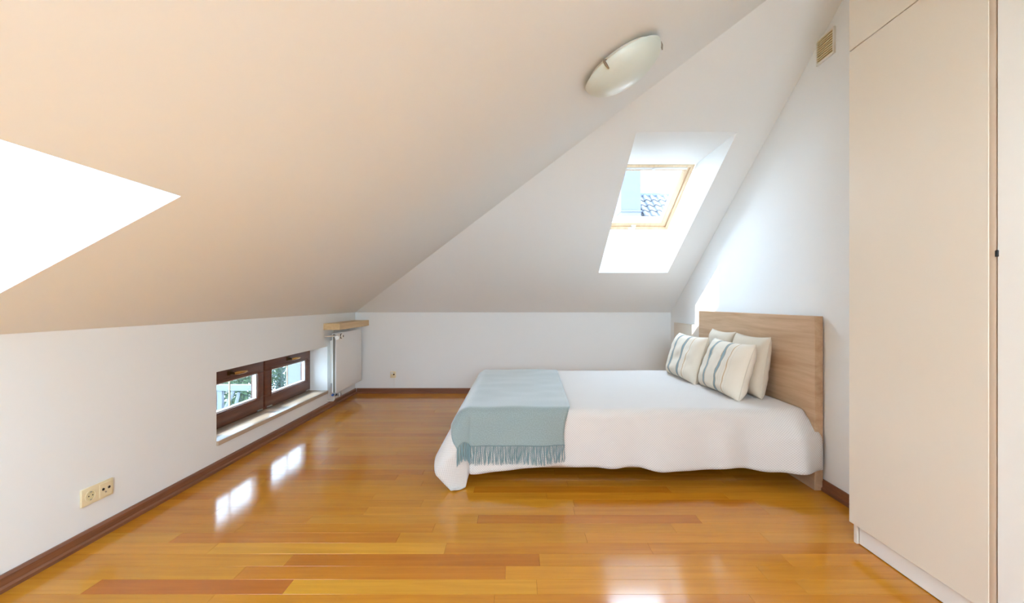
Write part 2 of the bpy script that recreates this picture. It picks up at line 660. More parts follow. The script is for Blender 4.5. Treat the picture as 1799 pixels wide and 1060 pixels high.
def reveal(quads, centre, parent):
    mb = MB()
    for q in quads:
        q = [Vector(p) for p in q]
        n = (q[1] - q[0]).cross(q[2] - q[0]).normalized()
        mid = sum(q, Vector()) / 4
        if n.dot(mid - centre) < 0:
            n = -n
        base = [mb.bm.verts.new(p) for p in q]
        out = [mb.bm.verts.new(p + n * 0.03 + Vector((0, 0, 0.02))) for p in q]
        mb.bm.faces.new(base)
        mb.bm.faces.new(list(reversed(out)))
        for i in range(4):
            j = (i + 1) % 4
            mb.bm.faces.new((base[i], out[i], out[j], base[j]))
    return mb.build('skylight_reveal', M['paint'], parent)


# back roof window well: level head, upright foot
wy0, wz0, wy1, wz1 = 3.946, zb(B2[2]), 4.688, zb(B2[2]) - 0.443
x0, x1 = B2[0], B2[1]
inn = lambda x: [(x, B2[2], zb(B2[2])), (x, wy0, wz0), (x, wy1, wz1), (x, B2[3], zb(B2[3]))]
A, B = inn(x0), inn(x1)
reveal([[A[0], A[1], B[1], B[0]], [A[2], A[3], B[3], B[2]], A, B], Vector(((x0 + x1) / 2, 4.1, 1.9)), ceil_back)
# left roof window well: square to the slope
nl = Vector((-TL, 0, 1)).normalized()
DL = 0.52
c = [Vector(pl(L3[0], L3[2])), Vector(pl(L3[1], L3[2])), Vector(pl(L3[1], L3[3])), Vector(pl(L3[0], L3[3]))]
reveal([[c[i], c[(i + 1) % 4], c[(i + 1) % 4] + nl * DL, c[i] + nl * DL] for i in range(4)], sum(c, Vector()) / 4 + nl * DL / 2, ceil_left)


# ---- roof windows, built in their own frame (x across, y down the slope, z outward)
def roof_window(name, origin, ex, ey, ez, w, h, pane):
    root = empty(name, (0, 0, 0), kind='structure')
    root.matrix_world = Matrix(((ex.x, ey.x, ez.x, origin.x), (ex.y, ey.y, ez.y, origin.y), (ex.z, ey.z, ez.z, origin.z), (0, 0, 0, 1)))
    MB().frame('xy', 0.002, w - 0.002, 0.0, h, (.032, .032, .03, .03), -0.005, 0.085, 0.003).build('window_frame', M['pine'], root, world=False)
    sash = MB().frame('xy', .036, w - .036, .034, h - .034, (.055, .055, .05, .052), 0.012, 0.075, 0.004).build('sash', M['pine'], root, world=False)
    MB().box(.088, w - .088, .080, h - .083, 0.045, 0.053).build('glass_pane', pane, sash, world=False)
    MB().frame('xy', .084, w - .084, .077, h - .080, (.008, .008, .008, .008), 0.038, 0.062).build('glazing_bead', M['spacer'], sash, world=False)
    MB().frame('xy', -.02, w + .02, -.02, h + .02, (.075, .03, .06, .06), 0.086, 0.14).build('outer_cover', M['rad_dark'], root, world=False)
    MB().box(.06, w - .06, .030, .052, -0.008, 0.012, 0.004).cyl((w * .5, .041, -.018), (w * .5, .041, .0), .014, .010).build(
        'vent_bar', M['spacer'], root, smooth=True, world=False)
    MB().box(w * .5 - .06, w * .5 + .01, h - .048, h - .034, -0.030, -0.016, 0.004).cyl((w * .5 - .01, h - .04, -.022), (w * .5 - .01, h - .04, .012), .008).box(
        w * .5 - .03, w * .5 + .02, h - .056, h - .026, 0.004, 0.012, .003).build('handle', M['white_plastic'], sash, smooth=True, world=False)
    return root


ey = Vector((0, wy1 - wy0, wz1 - wz0))
hlen = ey.length
ey.normalize()
ex = Vector((1, 0, 0))
ez = ex.cross(ey)
if ez.z < 0:
    raise ValueError
roof_window('window_2', Vector((x0, wy0, wz0)), ex, ey, ez, x1 - x0, hlen, M['roof_glass'])
portal(Vector(((x0 + x1) / 2, (wy0 + wy1) / 2, (wz0 + wz1) / 2)) + ez * 0.15, -ez, x1 - x0, hlen)
# left one: x runs along -Y..+Y, y runs down the slope (towards -X)
ey3 = Vector((-1, 0, -TL)).normalized()
ex3 = Vector((0, -1, 0))
ez3 = ex3.cross(ey3)
if ez3.z < 0:
    ex3 = -ex3
    ez3 = ex3.cross(ey3)
o3 = (c[1] if ex3.y > 0 else c[2]) + nl * DL
h3 = (c[1] - c[0]).length
roof_window('window_3', o3, ex3, ey3, ez3, L3[3] - L3[2], h3, M['dim_roof_glass'])
portal(sum(c, Vector()) / 4 + nl * (DL + 0.16), -nl, L3[3] - L3[2], h3)

# ---- unseen rear window, added to light the room
w4 = empty('fill_window', ((W4[0] + W4[1]) / 2, YR - 0.1, W4[2]), kind='structure')
MB().frame('xz', W4[0], W4[1], W4[2], W4[3], (.06, .06, .06, .06), YR - .12, YR - .06, .004).box(
    (W4[0] + W4[1]) / 2 - .03, (W4[0] + W4[1]) / 2 + .03, YR - .12, YR - .06, W4[2] + .06, W4[3] - .06).build('window_frame', M['brown'], w4)
MB().box(W4[0] + .05, W4[1] - .05, YR - .095, YR - .087, W4[2] + .05, W4[3] - .05).build('glass_pane', M['glass'], w4)
portal(((W4[0] + W4[1]) / 2, YR - 0.17, (W4[2] + W4[3]) / 2), (0, 1, 0), W4[1] - W4[0], W4[3] - W4[2])

# ---- low double window in the left wall
XF = -2.097
w1 = empty('window_1', (XF, (W1[0] + W1[1]) / 2, W1[2]), kind='structure')
SILL = 0.190
MB().box(XF - .02, XL + .012, W1[0] + .001, W1[1] - .001, W1[2] - .0005, SILL, .004).build('window_sill', M['marble'], w1, smooth=True)
MB().frame('yz', W1[0] + .001, W1[1] - .001, SILL, W1[3], (.03, .03, .022, .028), XF - .075, XF - .012, .003).box(
    XF - .075, XF - .014, 3.752, 3.772, SILL + .022, W1[3] - .028).build('window_frame', M['brown'], w1)
for (ya, yb, ga, gb) in ((2.932, 3.750, 3.035, 3.676), (3.774, 4.592, 3.878, 4.512)):
    za, zc = SILL + .014, W1[3] - .012
    cas = MB().frame('yz', ya, yb, za, zc, (ga - ya, yb - gb, .304 - za, zc - .508), XF - .060, XF, .005).build('casement', M['brown'], w1, smooth=True)
    MB().frame('yz', ga - .022, gb + .022, .304 - .022, .508 + .022, (.012,) * 4, XF - .002, XF + .005, .002).build('moulding', M['brown'], cas)
    MB().box(XF - .034, XF - .028, ga - .004, gb + .004, .300, .512).build('glass_pane', M['dim_glass'], cas)
    MB().frame('yz', ga, gb, .304, .508, (.012, .012, .007, .007), XF - .040, XF - .012).build('glazing_bead', M['spacer'], cas)
    ym = (ga + gb) / 2
    MB().box(XF - .036, XF - .026, ym - .004, ym + .004, .311, .501).build('glazing_bar', M['pine_bar'], cas)
    # lever handle on the top rail
    hy, hz = ym - 0.03, 0.562
    MB().box(XF, XF + .008, hy - .045, hy + .012, hz - .012, hz + .022, .004).cyl((XF + .006, hy - .012, hz), (XF + .034, hy - .012, hz), .010, .009).build(
        'handle_plate', M['dark_brass'], cas, smooth=True)
    MB().tube([(XF + .034, hy - .018, hz), (XF + .040, hy + .01, hz + .001), (XF + .042, hy + .05, hz), (XF + .041, hy + .10, hz - .003), (XF + .036, hy + .135, hz - .004)],
              [.009, .012, .0125, .011, .007], 10).build('handle', M['brass'], cas, smooth=True)
    for hy2 in (ya + .06, yb - .06):
        MB().cyl((XF + .004, hy2 - .035, SILL + .016), (XF + .004, hy2 + .035, SILL + .016), .006, seg=10).build('hinge', M['steel'], cas, smooth=True)
portal((XF - 0.12, (W1[0] + W1[1]) / 2, (SILL + W1[3]) / 2), (1, 0, 0), W1[1] - W1[0], W1[3] - SILL)


# ---- skirting boards
def skirting(name, p0, p1, inward, m):
    p0, p1, inward = Vector(p0), Vector(p1), Vector(inward).normalized()
    prof = [(0, 0.0), (.020, 0.0), (.020, .014), (.013, .022), (.013, .052), (.008, .0625), (0, .0625)]
    mb = MB()
    rings = [[mb.bm.verts.new(p + inward * d + Vector((0, 0, z))) for d, z in prof] for p in (p0, p1)]
    n = len(prof)
    for i in range(n):
        j = (i + 1) % n
        mb.bm.faces.new((rings[0][i], rings[0][j], rings[1][j], rings[1][i]))
    mb.bm.faces.new(rings[0])
    mb.bm.faces.new(list(reversed(rings[1])))
    return tag(mb.build(name, m), kind='structure')


skirting('baseboard_left', (XL, YR, 0), (XL, YB, 0), (1, 0, 0), M['skirting'])
skirting('baseboard_back', (XL + .02, YB, 0), (xr(YB), YB, 0), (0, -1, 0), M['skirting_x'])
skirting('baseboard_right', (xr(2.07), 2.07, 0), (xr(YB - .02), YB - .02, 0), (-1, 0, 0), M['skirting'])

# ------------------------------------------------------------------ bed
BX0, BX1 = -0.28, 1.700                     # foot and head of the mattress top
BY0, BY1 = 2.73, 4.23
BH = 0.447
bed = empty('bed', (0.7, 3.45, 0), 'light oak double bed with tall flat headboard, under a white bedspread', 'bed')
MB().box(1.702, 1.750, 2.610, 4.284, 0.0, 1.000, .003).build('headboard', M['oak'], bed)
MB().box(BX0 + .02, 1.700, BY0 - .02, BY1 + .02, .26, BH - .022, .05, 4).build('mattress', M['mattress'], bed, smooth=True)
MB().frame('xy', BX0 + .10, 1.701, BY0 + .15, BY1 - .04, (.03, .03, .03, .03), .035, .262).build('bed_frame', M['oak'], bed)  # hidden rails, set low to block light under the bed
for i in range(12):
    xx = BX0 + .14 + i * .15
    MB().box(xx, xx + .07, BY0 + .05, BY1 - .05, .236, .254).build('slat', M['pine'], bed)
for lx in (BX0 + .14, 1.55):
    for ly in (BY0 + .32, BY1 - .28):
        MB().box(lx, lx + .06, ly - .03, ly + .03, 0, .20, .003).build('leg', M['oak'], bed)

W = BY1 - BY0


def smooth01(x):
    x = max(0.0, min(1.0, x))
    return x * x * (3 - 2 * x)


def drape(s, t, off=0.0, soft=1.0):
    """cloth coordinate (s from the foot edge, t from the near edge) -> point on the made bed"""
    X, Y = BX0 + max(s, 0), BY0 + min(max(t, 0), W)
    ds, dn, df = -min(s, 0), -min(t, 0), max(t - W, 0)
    wob = 0.004 * noise.noise(Vector((s * 3.1, t * 3.1, 1.7))) * soft
    if ds == 0 and dn == 0 and df == 0:
        return Vector((X, Y, BH + off + wob))
    dt = dn if dn > 0 else df
    sg = -1 if dn > 0 or df == 0 else 1
    d = math.hypot(ds, dt)
    f = math.atan2(ds, dt) / (PI / 2)       # 0 at the long side, 1 at the foot
    phi = (PI / 2) * f ** 1.6
    head = smooth01((s - 1.60) / 0.34)
    fl_near = 0.05 + 0.68 * head + 0.03 * math.sin(s * 5.0 + 0.6) * (1 - head)
    ff = smooth01(f)
    fl = fl_near * (1 - ff) + 0.52 * ff
    r = 0.05 + 0.05 * ff
    amax = PI / 2 - fl
    Larc = r * amax
    if d < Larc:
        aa = d / r
        out, down = r * math.sin(aa), r * (1 - math.cos(aa))
        nx, nz = math.sin(aa), math.cos(aa)
    else:
        # leaves the mattress edge slanting, then hangs straight
        dd = d - Larc
        d1 = (0.155 if f < 0.01 else 0.15) + 0.28 * smooth01((f - 0.5) / 0.4)
        fl2 = 0.04 if f > 0.01 else 0.03
        da, db = min(dd, d1), max(dd - d1, 0)
        out = r * math.sin(amax) + da * math.sin(fl) + db * math.sin(fl2)
        down = r * (1 - math.cos(amax)) + da * math.cos(fl) + db * math.cos(fl2)
        g_ = fl if db == 0 else fl2
        nx, nz = math.cos(g_), math.sin(g_)
    k = (d / 0.36) ** 1.4
    fade = 1 - smooth01(f * 2.5)
    out += k * fade * (0.012 * math.sin(s * 17 + 1.0) + 0.010 * math.sin(s * 7.3) + 0.008 * math.sin(s * 29 + 2))
    out += k * head * 0.012 * math.sin(s * 34 + 0.6)
    out += k * (1 - fade) * 0.012 * math.sin(f * PI * 3.2 + 0.4)
    out += off * nx
    z = BH - down + off * nz + wob * max(0, 1 - d * 8)
    if z < 0.008 + off:
        ex_ = 0.008 + off - z
        z = 0.008 + off + 0.012 * min(1, ex_ * 12) * (0.5 + 0.5 * math.sin(f * 40))
        out += ex_ * 0.8
    return Vector((X - math.sin(phi) * out, Y + sg * math.cos(phi) * out, z))


def cloth(name, mapf, us, vs_, material, origin, thick, parent=None):
    bm = bmesh.new()
    uvl = bm.loops.layers.uv.new('UVMap')
    grid, st = [], {}
    for u in us:
        row = []
        for v in vs_:
            s, t, p = mapf(u, v)
            vt = bm.verts.new(p - Vector(origin))
            st[vt] = (s, t)
            row.append(vt)
        grid.append(row)
    for i in range(len(us) - 1):
        for j in range(len(vs_) - 1):
            fc = bm.faces.new((grid[i][j], grid[i + 1][j], grid[i + 1][j + 1], grid[i][j + 1]))
            fc.smooth = True
            for lp in fc.loops:
                lp[uvl].uv = st[lp.vert]
    me = bpy.data.meshes.new(name)
    bm.normal_update()
    bm.to_mesh(me)
    bm.free()
    me.materials.append(material)
    o = bpy.data.objects.new(name, me)
    COL.objects.link(o)
    o.location = origin
    if parent:
        o.parent = parent
    sm = o.modifiers.new('thickness', 'SOLIDIFY')
    sm.thickness = thick
    sm.offset = -1
    return o


def frange(a, b, n):
    return [a + (b - a) * i / (n - 1) for i in range(n)]


def hem(s):
    return 0.372 + 0.010 * math.sin(s * 4.4 + 2.2) + 0.006 * math.sin(s * 11.5) + 0.004 * math.sin(s * 23 + 1) + 0.012 * smooth01((0.35 - s) / 0.3) + 0.03 * smooth01((s - 1.6) / 0.3) + 0.02 * smooth01(-s / 0.3)


def spread_map(u, v):
    # u: 0..1 over foot drape + length, v: parameter over near drape, top, far drape
    t = v
    if v < 0:
        q = -v / 0.37
        smax = 1.972 + 0.044 * smooth01(q * 1.5)
    else:
        smax = 1.972
    s = u if u < 1.0 else 1.0 + (u - 1.0) * (smax - 1.0) / 0.98
    if v < 0:
        t = v / 0.37 * hem(s)
    if s < 0:
        s *= 0.86 + 0.14 * smooth01(-t / 0.3)
    return s, t, drape(s, t)


us = frange(-0.415, 0, 26) + frange(0, 1.98, 121)[1:]
vs2 = frange(-0.37, 0, 24) + frange(0, W, 70)[1:] + frange(W, W + .42, 18)[1:]
spread = cloth('bedspread', spread_map, us, vs2, M['bedspread'], (0.7, 3.45, 0.0), 0.005)
tag(spread, 'white waffle-weave cotton bedspread draped over the bed, one corner reaching the floor', 'bedspread')


def throw_map(u, v):
    # u 0..1 from foot edge to head edge, v = t
    if v >= 0:
        sr = 0.592 + 0.034 * v
        sl = -0.155
    else:
        sr = 0.592 - 0.13 * (-v) + 0.02 * math.sin(v * 12)
        sl = -0.155 - 0.045 * smooth01(-v / 0.2)
    s = sl + (sr - sl) * u
    t = v
    if v < 0 and s < 0:
        t = v * (1 - 0.26 * smooth01(-s / 0.16))
    return s, t, drape(s, t, 0.009 + 0.003 * noise.noise(Vector((s * 6, v * 6, 9))))


TN = 0.238
vs3 = frange(-TN, 0, 22) + frange(0, W, 70)[1:] + frange(W, W + .2, 10)[1:]
throw = cloth('throw_blanket', throw_map, frange(0, 1, 52), vs3, M['throw'], (0.1, 3.45, BH), 0.005)
tag(throw, 'sage blue woven throw with fringed ends across the foot of the bed', 'blanket')
fr = MB()
rf = random.Random(5)
N = 104
for i in range(N):
    u = (i + 0.5 + rf.uniform(-.25, .25)) / N
    s, t, p = throw_map(u, -TN)
    ln = rf.uniform(.092, .108)
    dx = rf.uniform(-.010, .010)
    ptsf = []
    for q in range(5):
        w_ = q / 4
        ss = s + dx * w_ ** 1.5 + 0.002 * math.sin(q * 2 + i)
        ptsf.append(drape(ss if s >= 0 else s * (1 + ln * w_ / math.hypot(s, t)), t - ln * w_ + 0.004 * (q == 0) if s >= 0 else t * (1 + ln * w_ / math.hypot(s, t)), 0.012 + 0.003 * math.sin(i * 1.7)))
    fr.tube(ptsf, [.0022, .0024, .0024, .0029, .0014], 5)
fo = fr.build('fringe', M['fringe'], throw, smooth=True, origin=(0.1, 3.45, BH))
tag(fo, kind='stuff')


# ------------------------------------------------------------------ cushions
def cushion(name, centre, w, h, th, lean, yaw, material, label, group, seed, corner=0.10, puff=0.5):
    n, mrows = 34, 30
    bm = bmesh.new()
    uvl = bm.loops.layers.uv.new('UVMap')
    uvs = {}

    def pt(u, v, side):
        # pinch the outline inwards between the corners
        px = u * w / 2 * (1 - corner * 0.55 * (1 - v * v) * abs(u) ** 3)
        py = v * h / 2 * (1 - corner * 0.75 * (1 - u * u) * abs(v) ** 3)
        b = max(0.0, (1 - u ** 4) * (1 - v ** 4)) ** puff
        wr = noise.noise(Vector((u * 2.4 + seed, v * 2.4, side * 3.0))) * 0.012 + noise.noise(Vector((u * 6 + seed, v * 5, side * 3.0))) * 0.005
        pz = side * (b * th / 2 + wr * b)
        # slump: fuller near the bottom
        pz *= 1.0 + 0.12 * (-v)
        return Vector((px, py, pz))
    front, back = [], []
    for i in range(n + 1):
        fr_, br_ = [], []
        for j in range(mrows + 1):
            u, v = -1 + 2 * i / n, -1 + 2 * j / mrows
            u = math.sin(u * PI / 2) * 0.5 + u * 0.5
            v = math.sin(v * PI / 2) * 0.5 + v * 0.5
            vf = bm.verts.new(pt(u, v, 1))
            uvs[vf] = ((u + 1) / 2, (v + 1) / 2)
            fr_.append(vf)
            if i in (0, n) or j in (0, mrows):
                br_.append(vf)
            else:
                vb = bm.verts.new(pt(u, v, -1))
                uvs[vb] = ((u + 1) / 2, (v + 1) / 2)
                br_.append(vb)
        front.append(fr_)
        back.append(br_)
    for i in range(n):
        for j in range(mrows):
            for g, rev in ((front, False), (back, True)):
                q = [g[i][j], g[i + 1][j], g[i + 1][j + 1], g[i][j + 1]]
                if rev:
                    q.reverse()
                fc = bm.faces.new(q)
                fc.smooth = True
                for lp in fc.loops:
                    lp[uvl].uv = uvs[lp.vert]
    rim = [front[i][0].co.copy() for i in range(n + 1)] + [front[n][j].co.copy() for j in range(1, mrows + 1)] + \
          [front[i][mrows].co.copy() for i in range(n - 1, -1, -1)] + [front[0][j].co.copy() for j in range(mrows - 1, 0, -1)]
    me = bpy.data.meshes.new('cover')
    bm.to_mesh(me)
    bm.free()
    me.materials.append(material)
    root = empty(name, centre, label, 'cushion', group)
    wv = Vector((math.sin(yaw), -math.cos(yaw), 0))
    up = Vector((math.sin(lean) * math.cos(yaw), math.sin(lean) * math.sin(yaw), math.cos(lean)))
    nn = wv.cross(up)
    root.matrix_world = Matrix(((wv.x, up.x, nn.x, centre[0]), (wv.y, up.y, nn.y, centre[1]), (wv.z, up.z, nn.z, centre[2]), (0, 0, 0, 1)))
    o = bpy.data.objects.new('cover', me)
    COL.objects.link(o)
    o.parent = root
    return root, rim


def piping(root, rim, m, r=0.0028):
    mb = MB()
    mb.tube(rim, r, 6, closed=True)
    mb.build('seam', m, root, smooth=True, world=False)


r_, rim = cushion('cushion', (1.605, 3.175, 0.650), .44, .41, .135, math.radians(9), 0.03, M['fabric_beige'],
                  'plain beige linen square cushion leaning on the headboard, nearer one', 'beige cushions against the headboard', 3.1)
piping(r_, rim, M['fabric_beige'])
b_ = MB()
b_.tube([Vector((-.17 + .34 * i / 10, -.195 + .012 * (1 - (i / 5 - 1) ** 2), .020 + .012 * (1 - (i / 5 - 1) ** 2))) for i in range(11)], .002, 5)
r_, rim = cushion('cushion', (1.605, 3.625, 0.655), .43, .41, .13, math.radians(9), -0.02, M['fabric_beige'],
                  'plain beige linen square cushion on the headboard, farther one half hidden', 'beige cushions against the headboard', 8.3)
b_.bm.free()
piping(r_, rim, M['fabric_beige'])
r_, rim = cushion('cushion', (1.468, 3.215, 0.623), .60, .385, .175, math.radians(17), 0.0, M['stripes'],
                  'cream lumbar cushion with blue and ochre stripes, front near one', 'striped lumbar cushions', 5.7)
piping(r_, rim, M['fabric_beige'], .0022)
r_, rim = cushion('cushion', (1.415, 3.815, 0.622), .60, .385, .17, math.radians(16), 0.02, M['stripes'],
                  'cream striped lumbar cushion at the far side of the bed, behind the near striped one', 'striped lumbar cushions', 11.2)
piping(r_, rim, M['fabric_beige'], .0022)

# ------------------------------------------------------------------ wardrobe on the right
WX = 1.495
wd = empty('wardrobe', (1.6, 1.4, 0), 'tall cream built-in wardrobe with flat handleless doors along the right wall', 'wardrobe')
MB().box(1.515, 1.699, 2.035, 2.053, 0, 2.775).box(1.515, 1.699, 2.030, 2.036, 2.0, 2.775).build('side_panel', M['wardrobe'], wd)
MB().box(WX, WX + .019, 1.446, 2.055, .091, 2.2085, .0012, 1).build('door', M['wardrobe'], wd)
MB().box(WX, WX + .019, 1.446, 2.055, 2.2125, 2.775, .0012, 1).build('upper_door', M['wardrobe'], wd)
MB().box(WX + .0015, WX + .019, 1.4255, 1.4462, .091, 2.775, .003).build('edge_profile', M['wardrobe_edge'], wd, smooth=True)
o = MB().box(WX, WX + .019, 0.72, 1.4195, .091, 2.775, .0015, 1).build('door', M['wardrobe_white'], wd)
tag(o, 'white flat door next to the cream one')
MB().box(WX, WX + .019, 0.0, 0.7165, .091, 2.775, .0015, 1).build('door', M['wardrobe_white'], wd)
o = MB().box(WX - .004, WX + .012, 1.4150, 1.4240, 1.2225, 1.2425, .0012, 1).build('latch', M['black'], wd)
tag(o, 'small black latch in the gap between the doors')
MB().box(1.522, 1.538, 0.02, 2.028, .004, .10).build('plinth', M['wardrobe_white'], wd)
MB().box(1.682, 1.699, 0.02, 2.035, 0.0, 2.775).box(1.52, 1.699, 0.02, 2.035, .10, .118).box(1.52, 1.699, 0.0, 0.02, 0, 2.78).build('carcass', M['wardrobe'], wd)

# ------------------------------------------------------------------ low beige panel past the headboard
lp_ = empty('wall_panel', (1.785, 4.75, 0), 'low beige board against the right wall beyond the headboard', 'panel')
MB().box(1.766, 1.790, 4.34, 5.150, .0665, .845, .002).build('board', M['panel_beige'], lp_)
MB().box(1.7655, 1.791, 4.34, 5.150, .8455, .853, .001).build('cap_strip', M['panel_beige'], lp_)

# ------------------------------------------------------------------ ceiling lamp on the left slope
LC = Vector((0.4985, 2.232, 0))
LC.z = zl(LC.x)
e1 = Vector((1, 0, TL)).normalized()
e2 = Vector((0, 1, 0))
ndn = -nl
e2 = ndn.cross(e1)
lamp = empty('ceiling_lamp', LC, 'round white opal glass ceiling lamp with metal clips on the sloped ceiling', 'lamp')
lamp.matrix_world = Matrix(((e1.x, e2.x, ndn.x, LC.x), (e1.y, e2.y, ndn.y, LC.y), (e1.z, e2.z, ndn.z, LC.z), (0, 0, 0, 1)))
MB().lathe([(0, .0005), (.165, .0005), (.168, .004), (.168, .018), (.164, .022), (0, .022)]).build('base_plate', M['lamp_base'], lamp, smooth=True, world=False)
R, SAG = .200, .092
prof = []
for i in range(15):
    aa = i / 14 * PI / 2
    prof.append((R * math.sin(aa) if i else 0, .026 + SAG * math.cos(aa) ** 1.0))
prof = [(r, z) for r, z in prof]
inner = [(max(r - .005, 0), z - .004) for r, z in reversed(prof)]
MB().lathe(prof + [(R + .001, .024)] + [(R - .004, .023)] + inner[1:]).build('lamp_shade', M['lamp_glass'], lamp, smooth=True, world=False)
for ang in (130, 250, 10):
    ca, sa = math.cos(math.radians(ang)), math.sin(math.radians(ang))
    P = lambda r, z: Vector((r * ca, r * sa, z))
    MB().tube([P(.165, .012), P(.198, .014), P(.2045, .024), P(.2035, .040), P(.196, .060)], [.004, .005, .006, .006, .003], 8).build(
        'clip', M['lamp_metal'], lamp, smooth=True, world=False)

# ------------------------------------------------------------------ vent grille on the right wall
vy0, vy1, vz0, vz1 = 2.515, 2.668, 2.462, 2.610
vx = xr(2.59)
vent = empty('vent_grille', (vx, 2.59, vz0), 'square yellowed plastic vent grille high on the right wall beside the wardrobe', 'vent')
MB().frame('yz', vy0, vy1, vz0, vz1, (.010, .010, .010, .010), vx - .014, vx - .001, .002).build('vent_frame', M['white_plastic'], vent)
MB().box(vx - .005, vx - .002, vy0 + .008, vy1 - .008, vz0 + .008, vz1 - .008).build('vent_backing', M['vent_dark'], vent)
ns = 10
for i in range(ns):
    zc = vz0 + .013 + (vz1 - vz0 - .026) * i / (ns - 1)
    mb = MB()
    mb.box(vx - .012, vx - .005, vy0 + .010, vy1 - .010, zc - .0034, zc + .0028)
    mb.build('slat', M['vent'], vent)

# ------------------------------------------------------------------ radiator
rad = empty('radiator', (-1.86, 4.95, 0.165), 'white flat panel radiator on the left wall under a short wooden shelf', 'radiator')
RY0, RY1, RZ0, RZ1 = 4.575, 5.320, .166, .768
MB().box(-1.836, -1.830, RY0, RY1, RZ0, RZ1, .002).build('front_panel', M['radiator'], rad, smooth=True)
MB().box(-1.872, -1.862, RY0 + .006, RY1, RZ0, RZ1, .003).build('rear_panel', M['radiator'], rad, smooth=True)
mb = MB()
for i in range(28):
    yy = RY0 + .03 + i * (RY1 - RY0 - .06) / 27
    mb.box(-1.862, -1.836, yy - .0015, yy + .0015, RZ0 + .03, RZ1 - .02)
tag(mb.build('convector_fins', M['rad_dark'], rad), kind='stuff')
MB().box(-1.862, -1.836, RY0 + .004, RY0 + .010, RZ0 + .01, RZ1 - .01).build('gap_shade_strip', M['rad_dark'], rad)  # dark strip painted in for the shade between the panels
mb = MB()
for i in range(36):
    yy = RY0 + .012 + i * (RY1 - RY0 - .024) / 35
    mb.box(-1.861, -1.837, yy - .003, yy + .003, RZ1 - .012, RZ1 - .004)
tag(mb.build('top_grille', M['radiator'], rad), kind='stuff')
for yy in (RY0 + .12, RY1 - .12):
    MB().box(-1.929, -1.872, yy - .02, yy + .02, RZ0 + .08, RZ1 - .08).build('bracket', M['white_plastic'], rad)
tv = MB().cyl((-1.838, RY0 - .012, .742), (-1.805, RY0 - .012, .742), .012).cyl((-1.81, RY0 - .012, .742), (-1.80, RY0 - .012, .742), .020, .018, 20).build(
    'valve_body', M['steel'], rad, smooth=True)
MB().cyl((-1.806, RY0 - .012, .742), (-1.760, RY0 - .012, .742), .026, .023, 20).cyl((-1.760, RY0 - .012, .742), (-1.752, RY0 - .012, .742), .023, .016, 20).cyl((-1.790, RY0 - .012, .742), (-1.790, RY0 - .075, .730), .019, .021, 20).build(
    'thermostat_head', M['white_plastic'], tv, smooth=True)
MB().cyl((-1.774, RY0 - .012, .742), (-1.766, RY0 - .012, .742), .0262, seg=20).cyl((-1.7525, RY0 - .012, .742), (-1.7505, RY0 - .012, .742), .010, seg=16).build('dial_ring', M['vent_dark'], tv, smooth=True)
MB().tube([(-1.925, RY0 - .04, .742), (-1.87, RY0 - .04, .742), (-1.85, RY0 - .030, .742), (-1.838, RY0 - .012, .742)], .007, 10).build('supply_pipe', M['panel_beige'], rad, smooth=True)
lv = MB().cyl((-1.872, RY0 + .03, .148), (-1.790, RY0 + .03, .148), .011, seg=14).cyl((-1.858, RY0 + .03, .128), (-1.858, RY0 + .03, .166), .013, seg=14).cyl(
    (-1.806, RY0 + .03, .128), (-1.806, RY0 + .03, .166), .013, seg=14).build('lower_valve', M['steel'], rad, smooth=True)
MB().cyl((-1.864, RY0 + .018, .147), (-1.864, RY0 - .004, .147), .012, .011, 16).build('valve_cap', M['blue_plastic'], lv, smooth=True)
MB().cyl((-1.832, RY0 + .016, .147), (-1.832, RY0 + .002, .147), .009, .008, 16).build('valve_cap', M['black'], lv, smooth=True)
MB().tube([(-1.858, RY0 + .03, .13), (-1.858, RY0 + .03, .10), (-1.868, RY0 + .03, .085), (-1.928, RY0 + .03, .083)], .007, 10).build('return_pipe', M['white_plastic'], rad, smooth=True)

sh = empty('wall_shelf', (-1.85, 4.95, .806), 'short thick pale wood shelf board above the radiator in the corner', 'shelf')
MB().box(XL + .001, -1.768, 4.515, YB - .001, .806, .870, .002).build('board', M['shelfwood'], sh)
MB().box(XL + .001, -1.7675, 4.5135, 4.515, .8065, .8695).build('edge_band', M['shelfwood'], sh)
for yy in (4.75, 5.2):
    MB().box(XL + .001, -1.80, yy - .012, yy + .012, .797, .806).box(XL + .001, XL + .006, yy - .012, yy + .012, .774, .806).build('bracket', M['white_plastic'], sh)

# ------------------------------------------------------------------ sockets
sk = empty('wall_socket', (XL, 2.08, .17), 'cream double wall socket with power and aerial outlets on the left wall', 'socket')
sy0, sy1, sz0, sz1 = 2.003, 2.160, .172, .250
ymid = (sy0 + sy1) / 2
MB().box(XL + .0005, XL + .010, sy0, sy1, sz0, sz1, .003).build('cover_frame', M['cream_plastic'], sk, smooth=True)
# power half: ring, sunken cup, pins
mb = MB()
zc = (sz0 + sz1) / 2
yc = sy0 + .042
seg = 28
ring_prof = [(.027, .0100), (.027, .0125), (.0205, .0125), (.0195, .0105)]
rings = [[mb.bm.verts.new((XL + h_, yc + math.cos(2 * PI * q / seg) * r, zc + math.sin(2 * PI * q / seg) * r)) for q in range(seg)] for r, h_ in ring_prof]
for A_, B_ in zip(rings, rings[1:]):
    for q in range(seg):
        mb.bm.faces.new((A_[q], A_[(q + 1) % seg], B_[(q + 1) % seg], B_[q]))
mb.build('outlet_ring', M['cream_plastic'], sk, smooth=True)
MB().cyl((XL + .0100, yc, zc), (XL + .0104, yc, zc), .0195, seg=24).build('outlet_cup', M['vent'], sk)
for dy in (-.0095, .0095):
    MB().cyl((XL + .0104, yc + dy, zc), (XL + .0108, yc + dy, zc), .003, seg=10).build('pin_hole', M['black'], sk)
